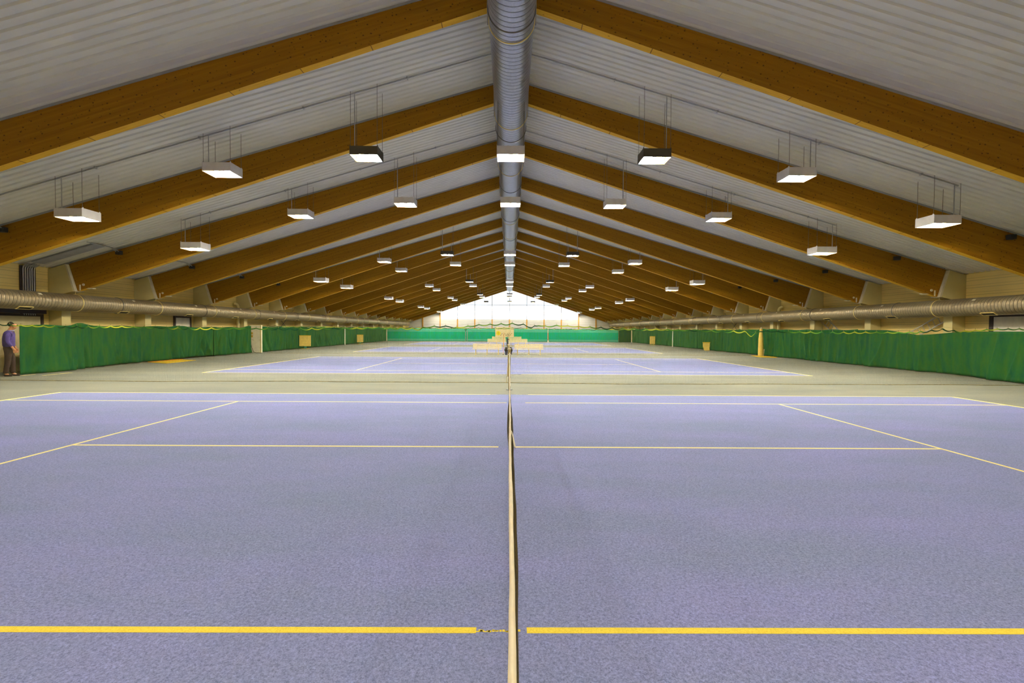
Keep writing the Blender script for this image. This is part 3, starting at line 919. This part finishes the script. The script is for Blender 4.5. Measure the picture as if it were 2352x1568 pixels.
# tapered yellow post with flat base, right side
r = empty('padded_post', (17.62, 31.95, 0), 'tapered yellow post on a flat yellow base beside the right curtain', 'post')
MB().tube([(0,0,.04),(0,0,.5),(0,0,1.2),(0,0,1.75),(0,0,1.92)], [.17,.17,.15,.10,.09], 14).build('post_padding', M['board_tan'], r)
MB().tube([(0,0,1.9),(0,0,2.02)], .03, 8).build('post_tip', M['tag_white'], r)
MB().prism([(-.45,.42),(-.75,-1.4),(.15,-1.75),(.36,-.7)], 0, .035, 'Z').build('base_mat', M['yellow_mat'], r)
MB().tube([(.16,-.05,.03),(.20,-.05,.5)], .04, 8).build('hook_bar', M['tag_white'], r)

# flat yellow mat on the left floor
r = empty('floor_mat', (-17.4, 23.7, 0), 'flat yellow mat lying on the floor by the left curtain', 'mat')
MB().prism([(-.66,-.75),(.75,-1.4),(.64,.85),(-.62,1.35)], 0, .02, 'Z').build('mat_sheet', M['yellow_mat'], r)
tag(MB().prism([(-.68,-.77),(-.40,-.88),(-.34,1.24),(-.64,1.37)], .021, .035, 'Z').build('mat_edge', M['orange_mat'], r), 'orange edge of the mat')
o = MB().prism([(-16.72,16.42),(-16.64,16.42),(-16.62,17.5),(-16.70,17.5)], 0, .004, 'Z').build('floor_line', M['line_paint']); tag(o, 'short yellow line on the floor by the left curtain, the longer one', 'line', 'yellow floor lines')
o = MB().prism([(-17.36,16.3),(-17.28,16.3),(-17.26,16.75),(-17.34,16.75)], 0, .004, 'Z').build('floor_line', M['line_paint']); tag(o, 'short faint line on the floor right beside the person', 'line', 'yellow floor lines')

# white door panel at the end of the second netting
r = empty('door_panel', (-17.98, 32.6, 0), 'tall cream door panel standing between the left curtains', 'door')
MB().bev(-.40, .40, -.06, .06, .02, 1.96, .012).build('door_leaf', M['door_white'], r)
tag(MB().box(-.52, -.41, -.05, .3, .02, 1.93).build('door_jamb', M['door_yellow'], r), 'yellowish jamb at the left edge')
tag(MB().box(.30, .395, -.068, -.06, .03, 1.94).build('door_stile', M['door_yellow'], r), 'yellowish strip at the right edge')
for x in (-.17, .30):
    MB().tube([(x-.06,-.10,.94),(x+.04,-.10,.91),(x+.04,-.06,.91)], .013, 6).build('door_handle', M['brass'], r)
for z in (1.17, 1.38):
    MB().box(-.40, -.20, -.07, -.061, z-.07, z+.09).build('notice', M['sticker'], r)
MB().tube([(-.46,-.12,1.95),(-.45,-.13,1.6),(-.38,-.14,1.2),(-.34,-.14,.8),(-.24,-.16,.4),(-.08,-.2,.08),(.10,-.25,.015),(.5,-.3,.015)], .014, 6).build('hanging_rope', M['thread_dark'], r)

# tan boards by the curtains
def board(loc, w, h, rz, lab, z0=.0, curved=False):
    r = empty('practice_board', loc, lab, 'board', 'tan boards by the curtains', rz)
    if curved:
        mb = MB(); p = []
        for i in range(9):
            t = i/8; p.append((-.22 + .22*math.cos(t*PI/2) , .02 + .0*t))
        sec = [(0.0, h), (0, h*.55), (-.03, h*.3), (-.10, h*.12), (-.22, .01)]
        v = []; f = []
        for (d, z) in sec:
            ww = w/2*(1 if z > h*.3 else .86 if z > h*.1 else .72)
            v += [(-ww, d, z), (ww, d, z), (ww, d+.03, z+.005), (-ww, d+.03, z+.005)]
        for i in range(len(sec)-1):
            for j in range(4):
                q = (j+1) % 4; f.append((i*4+j, i*4+q, (i+1)*4+q, (i+1)*4+j))
        f += [(0,1,2,3), tuple(range(len(v)-1, len(v)-5, -1))]
        mb.add(v, f); mb.build('board_sheet', M['board_tan'], r)
        MB().box(-w/2-.02, w/2+.02, -.02, .05, h-.03, h+.03).build('top_rail', M['yellow_mat'], r)
    else:
        MB().bev(-w/2, w/2, -.03, .03, z0, z0+h, .01).build('board_sheet', M['board_tan'], r)
        MB().box(-w/2, w/2, -.05, .05, z0+h-.035, z0+h+.01).build('top_rail', M['yellow_mat'], r)
        MB().box(-.09, .09, .04, .10, 0, z0+.3).build('leg', M['post_green'], r)
        MB().box(-.30, .30, -.1, .3, 0, .03).build('foot', M['yellow_mat'], r)
board((-17.55, 39.4, 0), .95, .92, .06, 'large square tan board on a foot before the left curtain', .24)
board((-17.45, 53.6, 0), .70, .88, .15, 'smaller tan board farther back before the left curtain', .20)
board((17.62, 40.8, 0), .60, .72, -.06, 'small curved tan board standing on the floor before the right curtain', 0, True)
board((17.55, 56.0, 0), .62, .95, -.1, 'narrow tan board far back before the right curtain', .12)

# ------------------------------------------------------------------ benches
def bench():
    r = empty('bench', (0,0,0), '', 'bench', 'cream slatted benches between the courts')
    for k in range(4):
        z = .445 + k*.085
        MB().bev(-1.0, 1.0, .19+k*.012, .215+k*.012, z, z+.062, .006).build('back_slat', M['bench_cream'], r)
    for k in range(4):
        y = -.20 + k*.095
        MB().bev(-1.02, 1.02, y, y+.08, .385, .412, .006).build('seat_slat', M['bench_cream'], r)
    for x in (-.79, 0, .79):
        MB().bev(x-.03, x+.03, -.03, .03, .02, .385, .008).add([], []).build('leg', M['bench_leg'], r)
        MB().bev(x-.055, x+.055, -.2, .2, 0, .025, .006).build('foot', M['bench_leg'], r)
        s = MB().bev(x-.025, x+.025, -.20, .20, .355, .385, .006); s.bev(x-.025, x+.025, .222, .25, .36, .77, .005)
        s.bev(x-.025, x+.025, .17, .25, .355, .385, .006); s.build('back_support', M['bench_leg'], r)
    return r
b = bench(); b.location = (-1.55, 31.85, 0); b['label'] = 'cream slatted bench left of the net line, nearest of the left benches'
dup(b, (1.36, 31.85, 0), 'cream slatted bench right of the net line, nearest of the right benches')
dup(b, (-1.38, 49.6, 0), 'cream slatted bench in the second row from the front, left one')
dup(b, (.96, 49.6, 0), 'cream slatted bench in the second row from the front, right one')
dup(b, (-1.55, 67.1, 0), 'cream slatted bench under the banner at the far curtain, left one')
dup(b, (.78, 67.1, 0), 'cream slatted bench under the banner at the far curtain, right one')
# litter bins with black bags either side of the net line
def bin_(loc, lab, s):
    r = empty('litter_bin', loc, lab, 'bin', 'dark bins between the benches')
    MB().tube([(0,0,0),(0,0,.03),(0,0,.34)], [.09,.085,.10], 12).build('bin_stand', M['bin_navy'], r)
    mb = MB(); n = 16; rings = [(.20,.08),(.24,.095),(.30,.13),(.38,.13),(.46,.105),(.52,.09),(.545,.07)]
    v = []; f = []
    for z, rr in rings:
        for j in range(n):
            a = 2*PI*j/n
            w = 1 + .10*math.sin(3*a+z*9) + .06*math.sin(7*a+z*20)
            v.append((rr*w*math.cos(a)*.9 + s*.015*math.sin(z*8), rr*w*math.sin(a), z))
    for i in range(len(rings)-1):
        for j in range(n):
            k = (j+1) % n; f.append((i*n+j, i*n+k, (i+1)*n+k, (i+1)*n+j))
    f += [tuple(range(n)), tuple(range(len(v)-1, len(v)-n-1, -1))]
    mb.add(v, f, 0, True); tag(mb.build('bin_bag', M['bag_black'], r), 'black bag')
bin_((-.22, 31.85, 0), 'dark bin with black bag left of the net line between the near benches', -1)
bin_((.10, 31.85, 0), 'dark bin with black bag right of the net line between the near benches', 1)
r = empty('marker_pole', (-.43, 31.8, 0), 'thin orange pole standing between the left bench and the dark bin', 'pole')
MB().tube([(0,0,.03),(.05,0,1.55)], .012, 8).build('pole_stick', M['orange_pole'], r)
MB().tube([(0,0,0),(0,0,.05)], [.05,.03], 10).build('pole_foot', M['dark_brown'], r)

# ------------------------------------------------------------------ banner
def text_mesh(s, size, name, mat, parent, loc, extr=.002):
    cu = bpy.data.curves.new('txt', 'FONT'); cu.body = s; cu.size = size; cu.extrude = extr; cu.align_x = 'CENTER'; cu.align_y = 'CENTER'
    o = bpy.data.objects.new('txt', cu); C.objects.link(o)
    dg = bpy.context.evaluated_depsgraph_get()
    me = bpy.data.meshes.new_from_object(o.evaluated_get(dg)); bpy.data.objects.remove(o)
    me.transform(Matrix.Rotation(PI/2, 4, 'X'))
    me.materials.clear(); me.materials.append(mat)
    q = bpy.data.objects.new(name, me); C.objects.link(q); q.parent = parent; q.location = loc
    return q
r = empty('banner', (-.71, 67.72, 0), 'cream banner with yellow ball and the letters MAY above the far benches', 'banner')
MB().bev(-1.38, 1.38, -.012, .012, .70, 2.16, .006).build('banner_sheet', M['banner_cream'], r)
text_mesh('TENNISSCHULE', .27, 'small_lettering', M['ink_pale'], r, (.0, -.016, 1.97))
d = MB(); n = 36
d.add([(.33*math.cos(2*PI*i/n), 0, .33*math.sin(2*PI*i/n)) for i in range(n)] + [(.33*math.cos(2*PI*i/n), -.012, .33*math.sin(2*PI*i/n)) for i in range(n)],
      [tuple(range(n)), tuple(range(2*n-1, n-1, -1))] + [(i, (i+1)%n, n+(i+1)%n, n+i) for i in range(n)])
bo = d.build('tennis_ball_emblem', M['ball_yellow'], r, loc=(-.92, -.013, 1.27))
MB().tube([(0,-.014,.20),(0,-.014,-.18)], .022, 6).tube([(-.12,-.014,.10),(-.05,-.014,-.02),(.04,-.014,-.02),(.12,-.014,.15)], .018, 6).build('emblem_mark', M['ink_pale'], bo)
def strokes(name, pl, parent):
    mb = MB()
    for q in pl: mb.tube([(x, -.018, z) for x, z in q], .028, 6)
    return mb.build(name, M['ink'], parent)
Zl, Zh = .90, 1.28
strokes('letter_M', [[(-.62,Zl-.02),(-.33,Zh),(-.14,Zl),(.04,Zh),(.18,Zl)]], r)
strokes('letter_A', [[(.24,Zl),(.48,Zh),(.72,Zl)], [(.36,Zl+.12),(.62,Zl+.12)]], r)
strokes('letter_Y', [[(.70,Zh),(.84,1.08),(.86,Zl)], [(.84,1.08),(1.12,Zh)]], r)

# ------------------------------------------------------------------ person
def skin_mesh(name, verts, edges, radii, mat, parent=None, sub=2, root=0):
    me = bpy.data.meshes.new(name); me.from_pydata(verts, edges, []); me.update()
    o = bpy.data.objects.new(name, me); C.objects.link(o)
    o.modifiers.new('skin', 'SKIN')
    if not me.skin_vertices: me.skin_vertices.new()
    for i, q in enumerate(radii):
        d = me.skin_vertices[0].data[i]
        d.radius = q if isinstance(q, tuple) else (q, q)
        d.use_root = (i == root)
    s = o.modifiers.new('sub', 'SUBSURF'); s.levels = sub; s.render_levels = sub
    dg = bpy.context.evaluated_depsgraph_get(); dg.update()
    m2 = bpy.data.meshes.new_from_object(o.evaluated_get(dg)); bpy.data.objects.remove(o)
    m2.materials.clear(); m2.materials.append(mat)
    for p in m2.polygons: p.use_smooth = True
    q = bpy.data.objects.new(name, m2); C.objects.link(q); q.parent = parent
    return q
V = []; E_ = []; Rr = []
def jv(p, r, par=None):
    V.append(p); Rr.append(r)
    if par is not None: E_.append((par, len(V)-1))
    return len(V)-1
pel = jv((0,0,.97), .12)
spi = jv((.01,0,1.18), .115, pel); che = jv((.01,0,1.40), .12, spi); nk0 = jv((.03,0,1.555), .065, che); nk1 = jv((.070,0,1.615), .062, nk0)
hd0 = jv((.115,0,1.650), .080, nk1); hd1 = jv((.120,0,1.725), .100, hd0); hd2 = jv((.105,0,1.785), .082, hd1)
ns = jv((.208,0,1.70), .013, hd1)
for s in (-1, 1):
    jv((.095, s*.108, 1.715), .016, hd1)
    hip = jv((0, s*.09, .90), .08, pel); kn = jv((.025 + s*.04, s*.09, .50), .055, hip); an = jv((-.01+s*.07, s*.09, .10), .040, kn)
    ft = jv((.09+s*.07, s*.10, .04), .034, an)
    sh = jv((.02, s*.18, 1.475), .062, che); el = jv((.0, s*.235, 1.18), .046, sh); wr = jv((.12, s*.20, .975), .032, el)
    pa = jv((.15, s*.19, .90), .034, wr)
    for i, (dx, L) in enumerate(((-.028,.075),(-.009,.085),(.011,.08),(.030,.062))):
        k1 = jv((.155+dx, s*.185, .862), .0095, pa); k2 = jv((.162+dx, s*.175, .862-L*.55), .009, k1); jv((.158+dx, s*.158, .862-L), .0078, k2)
    t1 = jv((.185, s*.165, .905), .011, pa); jv((.197, s*.150, .868), .009, t1)
P = skin_mesh('person', V, E_, Rr, M['skin'])
P.location = (-17.47, 16.06, 0); P.scale = (1.035, 1.035, 1.035); P.rotation_euler = (0, 0, math.radians(38))
tag(P, 'person in a purple sweater and dark trousers standing with head bowed at the left edge', 'person')
V = []; E_ = []; Rr = []
a = jv((0,0,.94), (.205,.165)); b = jv((-.005,0,1.12), (.215,.165), a); c = jv((0,0,1.30), (.22,.165), b); d = jv((.01,0,1.47), (.19,.145), c); jv((.03,0,1.555), .088, d)
for s in (-1, 1):
    q = jv((.015, s*.19, 1.465), .085, d); e = jv((-.005, s*.245, 1.19), .070, q); jv((.105, s*.208, 1.00), .050, e)
skin_mesh('sweater', V, E_, Rr, M['sweater'], P)
V = []; E_ = []; Rr = []
a0 = jv((0,0,1.10), (.165,.135)); a = jv((0,0,.98), (.17,.145), a0)
for s in (-1, 1):
    q = jv((0, s*.095, .88), .108, a); e = jv((.025+s*.04, s*.092, .50), .085, q); jv((-.01+s*.07, s*.09, .08), .070, e)
skin_mesh('trousers', V, E_, Rr, M['trousers'], P)
for s in (-1, 1):
    V = []; E_ = []; Rr = []
    a = jv((-.05+s*.07, s*.09, .05), .045); b = jv((.05+s*.07, s*.10, .042), .042, a); jv((.17+s*.07, s*.105, .032), .030, b)
    skin_mesh('shoe', V, E_, Rr, M['shoe'], P)
V = []; E_ = []; Rr = []
a = jv((.015,0,1.68), .07); b = jv((.045,0,1.765), .098, a); jv((.115,0,1.820), .074, b)
skin_mesh('hair', V, E_, Rr, M['hair'], P)
MB().ring((.045,0,1.545), .074, .020, n=20).build('collar', M['collar'], P)
co = [c for c in P.children if c.name.startswith('collar')][0]
co.rotation_euler = (PI/2, 0, 0); co.location = (0, 1.545, 1.545)
for s in (-1, 1):
    MB().tube([(.196, s*.038, 1.735), (.212, s*.038, 1.735)], .010, 8).build('eye', M['hair'], P)
MB().tube([(.188,-.028,1.655),(.198,0,1.653),(.188,.028,1.655)], .006, 6).build('mouth', M['orange_mat'], P)

# ------------------------------------------------------------------ world, camera, view
w = bpy.data.worlds.new('overcast'); S.world = w; w.use_nodes = True
bg = w.node_tree.nodes['Background']; bg.inputs[0].default_value = (.86,.93,1.0,1); bg.inputs[1].default_value = 2.2

cam = bpy.data.cameras.new('camera'); co = bpy.data.objects.new('camera', cam); C.objects.link(co)
ya, pi_, ro = math.radians(.3424), math.radians(-1.4182), math.radians(.3494)
ex = Vector((math.cos(ya), -math.sin(ya), 0)); ey = Vector((math.sin(ya), math.cos(ya), 0)); ez = Vector((0,0,1))
fw = ey*math.cos(pi_) + ez*math.sin(pi_); up = -ey*math.sin(pi_) + ez*math.cos(pi_)
rt = ex*math.cos(ro) + up*math.sin(ro); u2 = up*math.cos(ro) - ex*math.sin(ro)
mt = Matrix((rt, u2, -fw)).transposed().to_4x4(); mt.translation = Vector((-.0102, 0, 1.7211))
co.matrix_world = mt
cam.sensor_width = 36; cam.sensor_fit = 'HORIZONTAL'; cam.lens = 1050.98/2352*36
cam.clip_start = .05; cam.clip_end = 300
S.camera = co
S.view_settings.view_transform = 'Standard'; S.view_settings.look = 'None'
S.view_settings.exposure = 0; S.view_settings.gamma = 1; S.view_settings.use_curve_mapping = False
S.cycles.max_bounces = 6; S.cycles.diffuse_bounces = 4; S.cycles.glossy_bounces = 2; S.cycles.transmission_bounces = 2; S.cycles.transparent_max_bounces = 12
S.cycles.use_adaptive_sampling = True; S.cycles.adaptive_threshold = .16; S.cycles.adaptive_min_samples = 20
S.cycles.sample_clamp_indirect = 6
